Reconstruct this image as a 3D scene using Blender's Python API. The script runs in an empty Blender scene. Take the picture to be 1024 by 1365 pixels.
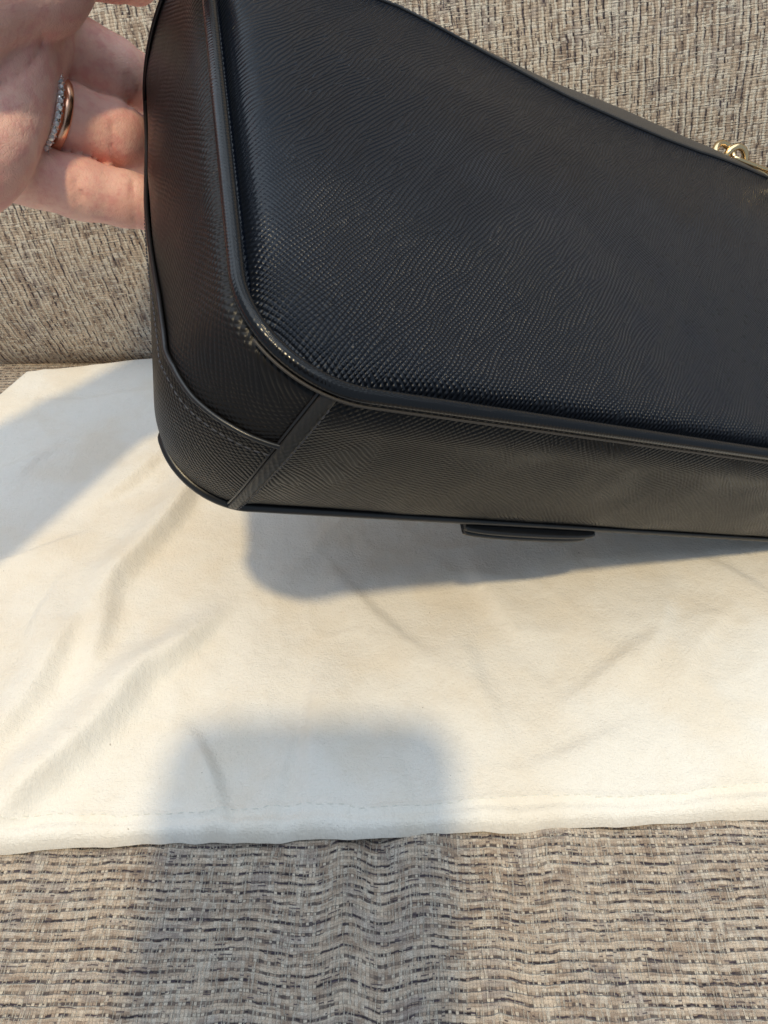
import bpy, bmesh, math, random
import numpy as np
from mathutils import Vector, Matrix
random.seed(7); rng = np.random.default_rng(7)
D = 0.135                       # metres: the size unit of the bag (its thickness is 0.38 of it)
H = 1.54 * D                    # camera height over the seat
SQ = math.sqrt(.5)
sc = bpy.context.scene
# ------------------------------------------------------------------ camera, light, exposure
cam_d = bpy.data.cameras.new('camera'); cam = bpy.data.objects.new('camera', cam_d)
sc.collection.objects.link(cam); sc.camera = cam
cam_d.sensor_fit = 'VERTICAL'; cam_d.angle = 2 * math.atan(682.5 / 986.0)
cam_d.clip_start = .005; cam_d.clip_end = 50
cam.location = (0, 0, H); cam.rotation_euler = (math.radians(45), 0, 0)
w = bpy.data.worlds.new('World'); sc.world = w; w.use_nodes = True
bg = w.node_tree.nodes['Background']; bg.inputs[0].default_value = (.66, .82, 1.0, 1); bg.inputs[1].default_value = .42
KEY_LOC = (-.085, -.777, 2.0)
def area(name, loc, target, size, power, col, shape='DISK', sy=None):
    l = bpy.data.lights.new(name, 'AREA'); l.shape = shape; l.size = size
    if sy: l.size_y = sy
    l.energy = power; l.color = col
    o = bpy.data.objects.new(name, l); sc.collection.objects.link(o); o.location = loc
    o.rotation_euler = (Vector(target) - Vector(loc)).to_track_quat('-Z', 'Y').to_euler(); return o
area('ceiling_lamp', KEY_LOC, (0, .2, 0), .11, 27., (1, .79, .46))
area('overhead_fill', (.3, .2, 2.4), (.3, .2, 0), 3.0, 50.0, (.80, .90, 1), 'RECTANGLE', 3.0)  # added overhead fill lamp, standing in for light bounced around the room
area('cool_side_fill', (-1.3, 1.0, 1.3), (0, .25, .1), 1.2, 6.0, (.76, .87, 1), 'RECTANGLE', 1.2)  # added cool fill lamp, placed for the sheen on the bag's left side
sc.view_settings.view_transform = 'Standard'; sc.view_settings.look = 'None'
sc.view_settings.exposure = .06; sc.view_settings.gamma = 1
sc.cycles.max_bounces = 6

# ------------------------------------------------------------------ geometry helpers
def camw(X, Y, Z):              # camera axes (right, down, forward) in units D -> world metres
    X, Y, Z = np.asarray(X, float), np.asarray(Y, float), np.asarray(Z, float)
    return np.stack([X * D, (-Y + Z) * SQ * D, H - (Y + Z) * SQ * D], -1)
def W(px, py, d): return camw((px - 512) / 986 * d, (py - 682.5) / 986 * d, d)
def ground(px, py, z=0.0):      # where a line of sight meets the level z (units D)
    x, y = (px - 512) / 986, (py - 682.5) / 986
    t = (1.54 - z) / ((y + 1) * SQ)
    return np.array([x * t, (1 - y) * SQ * t])          # D units
def tag(o, label=None, cat=None, kind=None, group=None):
    if label: o['label'] = label
    if cat: o['category'] = cat
    if kind: o['kind'] = kind
    if group: o['group'] = group
    return o
def link(name, me, mat=None, parent=None):
    o = bpy.data.objects.new(name, me); sc.collection.objects.link(o)
    if mat: me.materials.append(mat)
    if parent:
        o.parent = parent; o.matrix_parent_inverse = parent.matrix_basis.inverted()
    return o
def mesh(name, verts, faces, mat=None, parent=None, uv=None, smooth=True):
    me = bpy.data.meshes.new(name)
    me.from_pydata(np.asarray(verts, float).reshape(-1, 3).tolist(), [], [tuple(int(i) for i in f) for f in faces])
    if uv is not None:
        uvl = me.uv_layers.new(name='uv'); li = np.zeros(len(me.loops), np.int32)
        me.loops.foreach_get('vertex_index', li)
        uvl.data.foreach_set('uv', np.asarray(uv, np.float32).reshape(-1, 2)[li].ravel())
    if smooth: me.polygons.foreach_set('use_smooth', [True] * len(me.polygons))
    me.update(); return link(name, me, mat, parent)
def gridfaces(n, m, wrapm=False, flip=False):
    i, j = np.meshgrid(np.arange(n - 1), np.arange(m if wrapm else m - 1), indexing='ij'); j2 = (j + 1) % m
    f = np.stack([i * m + j, (i + 1) * m + j, (i + 1) * m + j2, i * m + j2], -1).reshape(-1, 4)
    return f[:, ::-1] if flip else f
def grid(name, P, mat, parent=None, uv=None, flip=False, wrap=False):
    n, m = P.shape[:2]; return mesh(name, P, gridfaces(n, m, wrap, flip), mat, parent, uv)
def tube_pts(path, r, k=12, closed=False):
    P = np.asarray(path, float); n = len(P); r = np.broadcast_to(r, (n,))
    T = np.gradient(P, axis=0)
    if closed: T = np.roll(P, -1, 0) - np.roll(P, 1, 0)
    T /= np.linalg.norm(T, axis=1)[:, None]
    N = np.zeros_like(P); a = np.array([0, 0, 1.]) if abs(T[0, 2]) < .9 else np.array([1., 0, 0])
    N[0] = a - T[0] * (a @ T[0]); N[0] /= np.linalg.norm(N[0])
    for i in range(1, n):
        N[i] = N[i - 1] - T[i] * (N[i - 1] @ T[i]); N[i] /= np.linalg.norm(N[i])
    if closed:                                  # spread the twist
        B0 = np.cross(T[0], N[0]); nl = N[-1] - T[0] * (N[-1] @ T[0]); tw = math.atan2(nl @ B0, nl @ N[0])
        for i in range(n):
            B = np.cross(T[i], N[i]); a_ = -tw * i / n; N[i] = math.cos(a_) * N[i] + math.sin(a_) * B
    B = np.cross(T, N); th = np.linspace(0, 2 * np.pi, k, endpoint=False)
    return P[:, None] + r[:, None, None] * (np.cos(th)[None, :, None] * N[:, None] + np.sin(th)[None, :, None] * B[:, None])
def tube(name, path, r, mat, parent=None, k=12, closed=False, caps=True):
    V = tube_pts(path, r, k, closed); n = len(V)
    L = np.r_[0, np.cumsum(np.linalg.norm(np.diff(np.asarray(path), axis=0), axis=1))] * 1000
    uv = np.stack([np.broadcast_to(L[:, None], (n, k)), np.broadcast_to(np.arange(k) * 2 * np.pi * np.mean(r) * 1000 / k, (n, k))], -1)
    f = [tuple(x) for x in gridfaces(n, k, True)]
    if closed: f += [((n - 1) * k + j, j, (j + 1) % k, (n - 1) * k + (j + 1) % k) for j in range(k)]
    elif caps: f += [tuple(range(k)), tuple(range((n - 1) * k, n * k))[::-1]]
    return mesh(name, V, f, mat, parent, uv)
def vnoise(x, y, seed=0):       # smooth value noise
    r_ = np.random.default_rng(seed).random((64, 64))
    xi, yi = np.floor(x).astype(int), np.floor(y).astype(int); fx, fy = x - xi, y - yi
    fx, fy = fx * fx * (3 - 2 * fx), fy * fy * (3 - 2 * fy)
    g = lambda a, b: r_[a % 64, b % 64]
    return (g(xi, yi) * (1 - fx) + g(xi + 1, yi) * fx) * (1 - fy) + (g(xi, yi + 1) * (1 - fx) + g(xi + 1, yi + 1) * fx) * fy - .5
def interp(x, pts): p = np.array(pts, float); return np.interp(x, p[:, 0], p[:, 1])
def smooth(a, b, x): t = np.clip((x - a) / (b - a), 0, 1); return t * t * (3 - 2 * t)

# ------------------------------------------------------------------ shader helpers
class NT:
    def __init__(s, name):
        s.m = bpy.data.materials.new(name); s.m.use_nodes = True; s.t = s.m.node_tree
        s.b = s.t.nodes['Principled BSDF']; s.out = s.t.nodes['Material Output']
    def n(s, typ, **kw):
        nd = s.t.nodes.new(typ)
        for k, v in kw.items(): setattr(nd, k, v)
        return nd
    def put(s, sock, v):
        if isinstance(v, bpy.types.NodeSocket): s.t.links.new(v, sock)
        elif v is not None: sock.default_value = v
    def M(s, op, a, b=None, c=None, clamp=False):
        nd = s.n('ShaderNodeMath', operation=op, use_clamp=clamp)
        for i, v in enumerate((a, b, c)):
            if v is not None: s.put(nd.inputs[i], v)
        return nd.outputs[0]
    def uv(s):
        nd = s.n('ShaderNodeUVMap', uv_map='uv'); sp = s.n('ShaderNodeSeparateXYZ'); s.t.links.new(nd.outputs[0], sp.inputs[0])
        return sp.outputs[0], sp.outputs[1]
    def vec(s, x, y, z=0.0):
        c = s.n('ShaderNodeCombineXYZ')
        for i, v in enumerate((x, y, z)): s.put(c.inputs[i], v)
        return c.outputs[0]
    def noise(s, v, scale=1., detail=2., rough=.5, color=False):
        nd = s.n('ShaderNodeTexNoise'); s.put(nd.inputs['Vector'], v)
        nd.inputs['Scale'].default_value = scale; nd.inputs['Detail'].default_value = detail; nd.inputs['Roughness'].default_value = rough
        return nd.outputs[1 if color else 0]
    def white(s, x, y):
        nd = s.n('ShaderNodeTexWhiteNoise', noise_dimensions='2D'); s.put(nd.inputs['Vector'], s.vec(x, y)); return nd.outputs[0]
    def mix(s, f, a, b, mode='MIX'):
        nd = s.n('ShaderNodeMix', data_type='RGBA', blend_type=mode, clamp_factor=True)
        s.put(nd.inputs[0], f)
        for sock, v in ((nd.inputs[6], a), (nd.inputs[7], b)):
            s.put(sock, v if isinstance(v, bpy.types.NodeSocket) else (*v, 1) if len(v) == 3 else v)
        return nd.outputs[2]
    def ramp(s, v, a, b):       # smoothstep a..b
        nd = s.n('ShaderNodeMapRange', interpolation_type='SMOOTHSTEP'); s.put(nd.inputs[0], v)
        s.put(nd.inputs[1], a); s.put(nd.inputs[2], b); return nd.outputs[0]
    def bump(s, h, dist, strength=1., normal=None):
        nd = s.n('ShaderNodeBump'); nd.inputs['Distance'].default_value = dist; nd.inputs['Strength'].default_value = strength
        s.put(nd.inputs['Height'], h)
        if normal is not None: s.put(nd.inputs['Normal'], normal)
        return nd.outputs[0]
    def set(s, **kw):
        for k, v in kw.items():
            s.put(s.b.inputs[k.replace('_', ' ')], (*v, 1) if isinstance(v, tuple) and len(v) == 3 and k != 'Subsurface_Radius' else v)
        return s.m

def leather(name, pitch=1.15, ang=45., cross=1., depth=.00016, base=(.0065, .0090, .0150), rough=.36, panel=False, warp=1.0, spec=.36):
    N = NT(name); u, v = N.uv(); p = N.vec(u, v)
    lo = N.noise(p, .045 * warp, 1.5); a = math.radians(ang)
    def aniso(angle, fa, fp, seed):
        ca, sa = math.cos(angle), math.sin(angle)
        al = N.M('ADD', N.M('MULTIPLY', u, ca * fa), N.M('MULTIPLY', v, sa * fa)); pe = N.M('ADD', N.M('MULTIPLY', u, -sa * fp), N.M('MULTIPLY', v, ca * fp))
        return N.noise(N.vec(al, pe, seed), 1., 1.5)
    def ridge(angle, pit, k1, k2, off=0.0):
        ca, sa = math.cos(angle), math.sin(angle)
        x = N.M('ADD', N.M('MULTIPLY', u, -sa / pit), N.M('MULTIPLY', v, ca / pit))
        x = N.M('ADD', x, N.M('MULTIPLY', N.M('SUBTRACT', lo, off), k1 * .75)); x = N.M('ADD', x, N.M('MULTIPLY', aniso(angle, .10, .16, k2), k2 * .85))
        x = N.M('ADD', x, N.M('MULTIPLY', aniso(angle, .45, .5, k2 + 3.), .20))
        return N.M('MULTIPLY_ADD', N.M('SINE', N.M('MULTIPLY', x, 2 * math.pi)), .5, .5)
    r1 = ridge(a, pitch * (.95 if panel else 1), 5., 1.2); r2 = ridge(-a, pitch, -4., 1.0)
    r1b = ridge(a + math.radians(9), pitch * 1.02, 4., 1.6, .3)
    fork = N.ramp(aniso(a, .05, .22, 8.), .49, .51)
    r1m = N.M('ADD', N.M('MULTIPLY', r1, N.M('SUBTRACT', 1., fork)), N.M('MULTIPLY', r1b, fork))
    if panel:                   # crosshatch near the base and side, long wavy ridges higher up
        zone = N.M('ADD', N.M('MULTIPLY', v, -.016), N.M('MULTIPLY', u, .0035))
        zone = N.M('ADD', zone, N.M('MULTIPLY', N.noise(p, .03, 1.), 1.0))
        cr = N.ramp(zone, -.80, .0)
    else:
        cr = N.ramp(N.noise(p, .05, 1.), .30, .55)
    cr = N.M('MULTIPLY', cr, cross)
    p1 = N.M('POWER', r1m, .8); p2 = N.M('POWER', r2, .8)
    both = N.M('MULTIPLY', N.M('MULTIPLY_ADD', p1, .75, .25), N.M('MULTIPLY_ADD', p2, .75, .25))
    h = N.M('ADD', N.M('MULTIPLY', p1, N.M('SUBTRACT', 1., cr)), N.M('MULTIPLY', both, N.M('MULTIPLY', cr, 1.25)))
    grain = N.noise(p, 5., 3., .6)
    h = N.M('ADD', h, N.M('MULTIPLY', grain, .16))
    if panel:                   # grain weakened towards the side edge, in place of lens blur
        smoothed = N.M('MULTIPLY', N.ramp(u, 9., -9.), N.ramp(v, 12., 50.)); h = N.M('MULTIPLY', h, N.M('MULTIPLY_ADD', smoothed, -.75, 1.))
    bmp = N.bump(h, depth)
    col = N.mix(N.ramp(h, -.2, .3), tuple(c * .55 for c in base), base)
    col = N.mix(N.M('MULTIPLY', N.noise(p, .03, 2.), .2), col, tuple(c * 1.7 for c in base))
    rg = N.M('ADD', N.M('MULTIPLY', N.noise(p, .35, 3.), .12), rough - .06)
    return N.set(Base_Color=col, Roughness=rg, Normal=bmp, Specular_IOR_Level=spec, Sheen_Weight=.0)
def tweed(name, rot=0., scale=1., slub=0., pale=0., hop_=.34):
    N = NT(name); u0, v0 = N.uv()
    c, s_ = math.cos(rot) * scale, math.sin(rot) * scale
    u = N.M('ADD', N.M('MULTIPLY', u0, c), N.M('MULTIPLY', v0, -s_)); v = N.M('ADD', N.M('MULTIPLY', u0, s_), N.M('MULTIPLY', v0, c))
    p = N.vec(u, v)
    v = N.M('ADD', v, N.M('MULTIPLY_ADD', N.noise(p, .03, 1.), 4., -2.)); v = N.M('ADD', v, N.M('MULTIPLY_ADD', N.noise(p, .35, 1.5), .7, -.35))
    u = N.M('ADD', u, N.M('MULTIPLY_ADD', N.noise(N.vec(N.M('MULTIPLY', u, .3), N.M('MULTIPLY', v, .12)), 1., 1.), 1.0, -.5))
    def lattice(x, pitch):
        q = N.M('DIVIDE', x, pitch); return N.M('FLOOR', q), N.M('FRACT', q)
    def line(f, centre, half, soft):       # 1 on a thread centred in its cell
        d_ = N.M('ABSOLUTE', N.M('SUBTRACT', f, centre)); return N.ramp(d_, half + soft, half - soft)
    taupe, beige, cream, grey, dark = (.44, .34, .265), (.80, .675, .54), (.90, .85, .75), (.33, .32, .345), (.022, .016, .022)
    # ground: thick plain wefts, crossed by thin irregular warps
    PT = 2.35
    vw = N.M('ADD', v, N.M('MULTIPLY_ADD', N.noise(N.vec(N.M('MULTIPLY', u, .22), N.M('MULTIPLY', v, .12), 2.), 1., 2.), .9, -.45))
    vi, vf = lattice(vw, PT); ri, rf = lattice(v, .80); ci, cf = lattice(u, .92)
    rp = N.M('SINE', N.M('MULTIPLY', rf, math.pi)); cp = N.M('SINE', N.M('MULTIPLY', cf, math.pi))
    nr = N.noise(N.vec(N.M('MULTIPLY', u, .14), N.M('MULTIPLY', vi, 3.7), 1.), 1., 3.); nc = N.noise(N.vec(N.M('MULTIPLY', ci, 4.3), N.M('MULTIPLY', v, .16), 5.), 1., 2.)
    cell = N.white(ci, ri); cellr = N.white(ci, vi); cellq = N.white(N.M('ADD', ci, 77.), vi); big = N.noise(p, .09, 3.)
    col = N.mix(N.ramp(nr, .34, .62), taupe, beige); col = N.mix(N.M('MULTIPLY', N.ramp(big, .50, .66), .45), col, grey)
    col = N.mix(N.M('MULTIPLY', cell, .22), col, (.22, .18, .15))
    col = N.mix(N.M('MULTIPLY', N.ramp(nc, .54, .62), .40 + pale), col, cream)
    col = N.mix(N.M('MULTIPLY', N.ramp(cp, .38, .05), N.M('MULTIPLY_ADD', N.ramp(nc, .55, .40), .45, .18)), col, (.14, .105, .09))
    col = N.mix(N.M('MULTIPLY', N.ramp(rp, .40, .05), .22), col, (.14, .11, .095))
    # the narrow mixed row between two wefts: every stitch its own yarn colour
    sfade = N.M('MULTIPLY_ADD', N.ramp(N.noise(N.vec(N.M('MULTIPLY', u, .12), N.M('MULTIPLY', vi, 2.7), 33.), 1., 3.), .33, .52), .55, .45); seam = N.M('MULTIPLY', line(vf, .5, .15, .07), sfade)
    mixr = N.mix(N.M('GREATER_THAN', cellr, .26), (.78, .70, .58), taupe); mixr = N.mix(N.M('GREATER_THAN', cellr, .52), mixr, (.20, .16, .14)); mixr = N.mix(N.M('GREATER_THAN', cellr, .80 + pale * .4), mixr, (.05, .04, .05))
    mixr = N.mix(N.ramp(cp, .5, .1), mixr, (.09, .07, .065))
    col = N.mix(N.M('MULTIPLY', seam, .85), col, mixr)
    hgt = N.M('ADD', N.M('MULTIPLY', N.M('SUBTRACT', 1., seam), .8), N.M('MULTIPLY', N.M('ADD', rp, cp), .22))
    # dark novelty yarn laid in that row, in runs, hopping under the warp
    run = N.noise(N.vec(N.M('DIVIDE', u, 8.), N.M('MULTIPLY', vi, 5.31), 4.), 1., 2.5); t0 = N.M('MULTIPLY_ADD', N.white(vi, 3.3), .16, .405 + pale * .10)
    on = N.ramp(run, t0, N.M('ADD', t0, .03)); hop = N.M('GREATER_THAN', cellq, hop_ - .06)
    dark_all = N.M('MULTIPLY', N.M('MULTIPLY', on, hop), line(vf, N.M('MULTIPLY_ADD', cell, .08, .47), .085, .05))
    run2 = N.noise(N.vec(N.M('DIVIDE', u, 5.), N.M('MULTIPLY', ri, 3.31), 14.), 1., 2.)
    d2_ = N.M('MULTIPLY', N.M('MULTIPLY', N.ramp(run2, .57, .60), N.M('GREATER_THAN', cell, .4)), line(rf, .5, .2, .1)); dark_all = N.M('MAXIMUM', dark_all, N.M('MULTIPLY', d2_, .85))
    col = N.mix(N.M('MULTIPLY', dark_all, .95), col, N.mix(cell, dark, (.075, .06, .09)))
    # pale loops that cross the row
    lu, lf = lattice(N.M('ADD', u, N.M('MULTIPLY', N.white(vi, 20.), .9)), .92)
    loops = N.M('MULTIPLY', N.M('MULTIPLY', N.M('GREATER_THAN', N.white(lu, N.M('ADD', vi, 5.)), .68 + slub * 2), line(lf, .5, .11, .07)), line(vf, N.M('MULTIPLY_ADD', N.white(lu, vi), .3, .35), .36, .08))
    col = N.mix(N.M('MULTIPLY', loops, .8), col, (.82, .75, .63)); hgt = N.M('ADD', hgt, N.M('MULTIPLY', loops, .7))
    # pale slub threads crossing it
    for k_, (pitch, L_, thr, hw) in enumerate(((.78, 2.6, .84 + slub * .6, .15), (1.3, 4.6, .86 + slub * .6, .10))):
        ui, uf = lattice(N.M('ADD', u, N.M('MULTIPLY', N.noise(N.vec(N.M('MULTIPLY', v, .4), u, k_ * 3.), 1., 1.), .5)), pitch)
        sg_ = N.M('FLOOR', N.M('ADD', N.M('DIVIDE', v, L_), N.M('MULTIPLY', N.white(ui, k_ + 1.), 7.)))
        m_ = N.M('MULTIPLY', N.M('GREATER_THAN', N.white(ui, N.M('ADD', sg_, k_ * 17.)), thr), line(uf, .5, hw, .1))
        col = N.mix(N.M('MULTIPLY', m_, .62), col, (.84, .78, .67)); hgt = N.M('ADD', hgt, N.M('MULTIPLY', m_, .45))
    vi, vf = lattice(vw, PT); si = N.M('FLOOR', N.M('ADD', N.M('DIVIDE', u, 4.), N.M('MULTIPLY', N.white(vi, 9.), 5.)))
    m_ = N.M('MULTIPLY', N.M('GREATER_THAN', N.white(si, vi), .75 - pale), line(vf, .30, .06 + pale * .3, .04)); col = N.mix(N.M('MULTIPLY', m_, .55 + pale), col, (.86, .80, .68))
    fib = N.noise(N.vec(N.M('MULTIPLY', u, 1.3), v), 3.5, 3., .7)
    col = N.mix(.6, col, N.mix(N.ramp(fib, .3, .65), (.36, .35, .35), (1.08, 1.06, 1.04)), 'MULTIPLY')
    h = N.M('ADD', hgt, N.M('MULTIPLY', fib, .6)); h = N.M('SUBTRACT', h, N.M('MULTIPLY', dark_all, .35))
    return N.set(Base_Color=col, Roughness=.95, Specular_IOR_Level=.12, Normal=N.bump(h, .0006), Sheen_Weight=.12)
def cotton():
    N = NT('brushed_cotton'); u, v = N.uv(); p = N.vec(u, v)
    n1 = N.noise(p, .035, 3.); n2 = N.noise(p, .16, 4., .6); n3 = N.noise(p, 1.1, 3., .65)
    th = N.noise(N.vec(N.M('MULTIPLY', u, 5.), N.M('MULTIPLY', v, .8)), 1., 2.); tv = N.noise(N.vec(N.M('MULTIPLY', u, .7), N.M('MULTIPLY', v, 4.)), 1., 2.)
    col = N.mix(N.ramp(n1, .40, .68), (.90, .865, .795), (.87, .805, .70))
    col = N.mix(N.M('MULTIPLY', N.ramp(n2, .5, .75), .10), col, (.66, .57, .44))
    fleck = N.ramp(N.noise(p, .55, 1.), .80, .83)
    col = N.mix(N.M('MULTIPLY', fleck, .6), col, (.25, .2, .15))
    h = N.M('ADD', N.M('MULTIPLY', n2, 1.1), N.M('MULTIPLY', n3, .45)); h = N.M('ADD', h, N.M('MULTIPLY', N.M('ADD', th, tv), .22))
    return N.set(Base_Color=col, Roughness=.95, Specular_IOR_Level=.1, Sheen_Weight=.15, Normal=N.bump(h, .0007))
def skin():
    N = NT('skin'); g = N.n('ShaderNodeTexCoord').outputs['Object']
    n1 = N.noise(g, 55., 3.); n2 = N.noise(g, 260., 3., .6); n3 = N.noise(g, 900., 3., .6)
    col = N.mix(N.ramp(n1, .35, .65), (.78, .425, .345), (.87, .53, .43))
    col = N.mix(N.M('MULTIPLY', N.ramp(n2, .42, .70), .6), col, (.74, .31, .28))
    vo = N.n('ShaderNodeTexVoronoi', feature='DISTANCE_TO_EDGE'); N.put(vo.inputs['Vector'], g); vo.inputs['Scale'].default_value = 850.
    h = N.M('ADD', N.M('MULTIPLY', N.ramp(vo.outputs['Distance'], 0., .12), .2), N.M('ADD', n3, N.M('MULTIPLY', n2, .8)))
    N.set(Base_Color=col, Roughness=.50, Specular_IOR_Level=.42, Subsurface_Weight=.22, Subsurface_Radius=(1., .35, .2),
          Normal=N.bump(h, .00016))
    N.b.inputs['Subsurface Scale'].default_value = .003; return N.m
def metal(name, col, rough=.18, bumpy=0.):
    N = NT(name); g = N.n('ShaderNodeTexCoord').outputs['Object']; nz = N.noise(g, 900., 3.)
    return N.set(Base_Color=col, Metallic=1., Roughness=N.M('MULTIPLY_ADD', nz, .15, rough - .05), Normal=N.bump(N.noise(g, 500., 2.), .00004 + bumpy))
def plain(name, col, rough=.5, n=300., **kw):
    N = NT(name); g = N.n('ShaderNodeTexCoord').outputs['Object']; nz = N.noise(g, n, 3.)
    return N.set(Base_Color=N.mix(nz, tuple(c * .75 for c in col), tuple(min(1, c * 1.25) for c in col)), Roughness=rough, Normal=N.bump(nz, .0001), **kw)

M_panel = leather('saffiano_leather_front', panel=True, pitch=.98, rough=.29, depth=.00034, spec=.28)
M_gus = leather('saffiano_leather_gusset', pitch=.92, ang=33., base=(.0085, .0078, .0078), rough=.33, depth=.00024, spec=.22)
M_side = leather('saffiano_leather_side', pitch=1.0, ang=38., depth=.00014, spec=.22, base=(.0085, .0078, .0078))
M_trim = leather('leather_trim', pitch=1.3, ang=70., cross=.2, depth=.00007, base=(.008, .009, .011), rough=.36)
M_pipe = leather('piping_leather', pitch=.9, ang=70., cross=.2, depth=.00003, base=(.004, .0045, .006), rough=.20, spec=.36)
M_strip = leather('strip_leather', pitch=1.0, ang=60., cross=.6, depth=.00009, base=(.020, .019, .018), rough=.42)
M_bind = leather('leather_binding', pitch=.8, ang=60., cross=.3, depth=.00004, base=(.050, .044, .039), rough=.5)  # on top_binding, the fold's light reflection is put into this paler base
M_edge = plain('painted_leather_edge', (.010, .010, .011), .33)
M_thread = plain('navy_thread', (.036, .038, .048), .5, 2000.)
M_cotton = cotton(); M_tweed = tweed('tweed_upholstery'); M_tweed_back = tweed('tweed_upholstery_back', rot=math.radians(90 - 7), scale=.86, slub=.08, pale=.28)
M_skin = skin()
M_gold = metal('polished_gold', (.74, .55, .31), .2); M_rose = metal('rose_gold', (.80, .47, .32), .2); M_silver = metal('white_gold', (.66, .64, .62), .22)

# ------------------------------------------------------------------ sofa
sofa = bpy.data.objects.new('sofa', None); sc.collection.objects.link(sofa)
tag(sofa, 'beige and brown tweed sofa under the white cloth', 'sofa')
# seat: world x, y (D units)
def seat_z(x, y):
    z = -.020 + .012 * vnoise(x * 1.3 + 9, y * 1.1, 3)
    for px, amp, wd, dr in ((488, -.026, .055, .06), (640, -.014, .05, .16), (325, -.012, .06, -.05), (860, -.016, .07, .05), (120, -.010, .08, -.1), (745, .010, .05, .1), (565, .012, .05, .12)):
        gx = ground(px, 1200)[0]; y0 = ground(px, 1140)[1]
        z = z + amp * np.exp(-((x - gx - dr * (y - y0)) / wd) ** 2) * smooth(1.05, .55, y)
    return z - .5 * np.clip(.30 - y, 0, 9) ** 2
xs = np.linspace(-2.6, 2.6, 521); ys = np.r_[np.linspace(-.7, 1.0, 190), np.linspace(1.02, 2.62, 60)]
X, Y = np.meshgrid(xs, ys, indexing='ij'); Z = seat_z(X, Y)
dzy = np.cumsum(np.hypot(np.diff(Y, axis=1, prepend=Y[:, :1]), np.diff(Z, axis=1, prepend=Z[:, :1])), axis=1)
Ush = X + .0 * Y
P = np.stack([X, Y, Z], -1) * D
grid('seat_cushion', P, M_tweed, sofa, uv=np.stack([Ush * 135, dzy * 135 + .1 * Z * 135], -1), flip=False)
# backrest: profile in (y, z), arc length as v
t = np.linspace(0, 1, 140); prof = np.array([(2.44, -.10), (2.355, -.02), (2.315, .10), (2.30, .30), (2.33, .55), (2.42, .9), (2.56, 1.3), (2.74, 1.75), (2.98, 2.3)])
tt = np.linspace(0, 1, len(prof)); 
def cr(p, t_):                   # catmull-rom through the points
    n = len(p) - 1; x = np.clip(t_ * n, 0, n - 1e-6); i = x.astype(int); f = (x - i)[:, None]
    g = lambda k: p[np.clip(k, 0, n)]
    a, b, c, d_ = g(i - 1), g(i), g(i + 1), g(i + 2)
    return .5 * (2 * b + (c - a) * f + (2 * a - 5 * b + 4 * c - d_) * f ** 2 + (3 * b - a - 3 * c + d_) * f ** 3)
pr_ = cr(prof, t); L = np.r_[0, np.cumsum(np.linalg.norm(np.diff(pr_, axis=0), axis=1))]
xs = np.linspace(-3.4, 3.4, 341)
XX = np.broadcast_to(xs[:, None], (341, 140)); wob = .03 * vnoise(XX * 1.2 + 3, np.broadcast_to(L[None] * 1.5, XX.shape), 5)
P = np.stack([XX, pr_[None, :, 0] + wob - .02 * np.cos(XX * .8), np.broadcast_to(pr_[None, :, 1], XX.shape)], -1) * D
grid('backrest', P, M_tweed_back, sofa, uv=np.stack([XX * 135, np.broadcast_to(L[None] * 135, XX.shape)], -1), flip=False)

# ------------------------------------------------------------------ white cloth
fl, fr = ground(0, 1130, .012), ground(1024, 1087, .012); fdir = (fr - fl) / np.linalg.norm(fr - fl)
bl, br = ground(34, 497, .012), ground(204, 481, .012); bdir = (br - bl) / np.linalg.norm(br - bl)
le = ground(-2, 522, .012)
ldir = (le - bl) / np.linalg.norm(le - bl)          # the left edge runs on out of the picture
c00 = fl - fdir * 1.05; c10 = fl + fdir * 2.1; c01 = bl; c11 = bl + bdir * 3.2
nu, nv = 420, 300
a = np.linspace(0, 1, nu)[:, None, None]; b = np.linspace(0, 1, nv)[None, :, None]
XY = (c00 * (1 - a) + c10 * a) * (1 - b) + (c01 * (1 - a) + c11 * a) * b
x, y = XY[..., 0], XY[..., 1]
def seg(p, q, wd, amp, side=0.0):     # a soft crease from picture point p to q, one flank steeper when side is set
    p, q = ground(*p), ground(*q); d = q - p; L_ = np.hypot(*d); d /= L_; nn = np.array([-d[1], d[0]])
    s_ = (x - p[0]) * d[0] + (y - p[1]) * d[1]; r_ = (x - p[0]) * nn[0] + (y - p[1]) * nn[1]
    r_ = r_ + .02 * np.sin(s_ * 9 + p[0] * 5)
    env = smooth(-.12, .10, s_) * smooth(L_ + .12, L_ - .10, s_)
    wl = np.where(r_ * side > 0, wd * .45, wd * 1.5) if side else wd
    return (1.8 if p[0] < -.35 else 1.35) * amp * env * np.exp(-(r_ / wl) ** 2)
Z = .014 + .014 * vnoise(x * 2.1, y * 2.4, 11) + .006 * vnoise(x * 6, y * 6, 12) + .002 * vnoise(x * 15, y * 15, 13)
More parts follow.
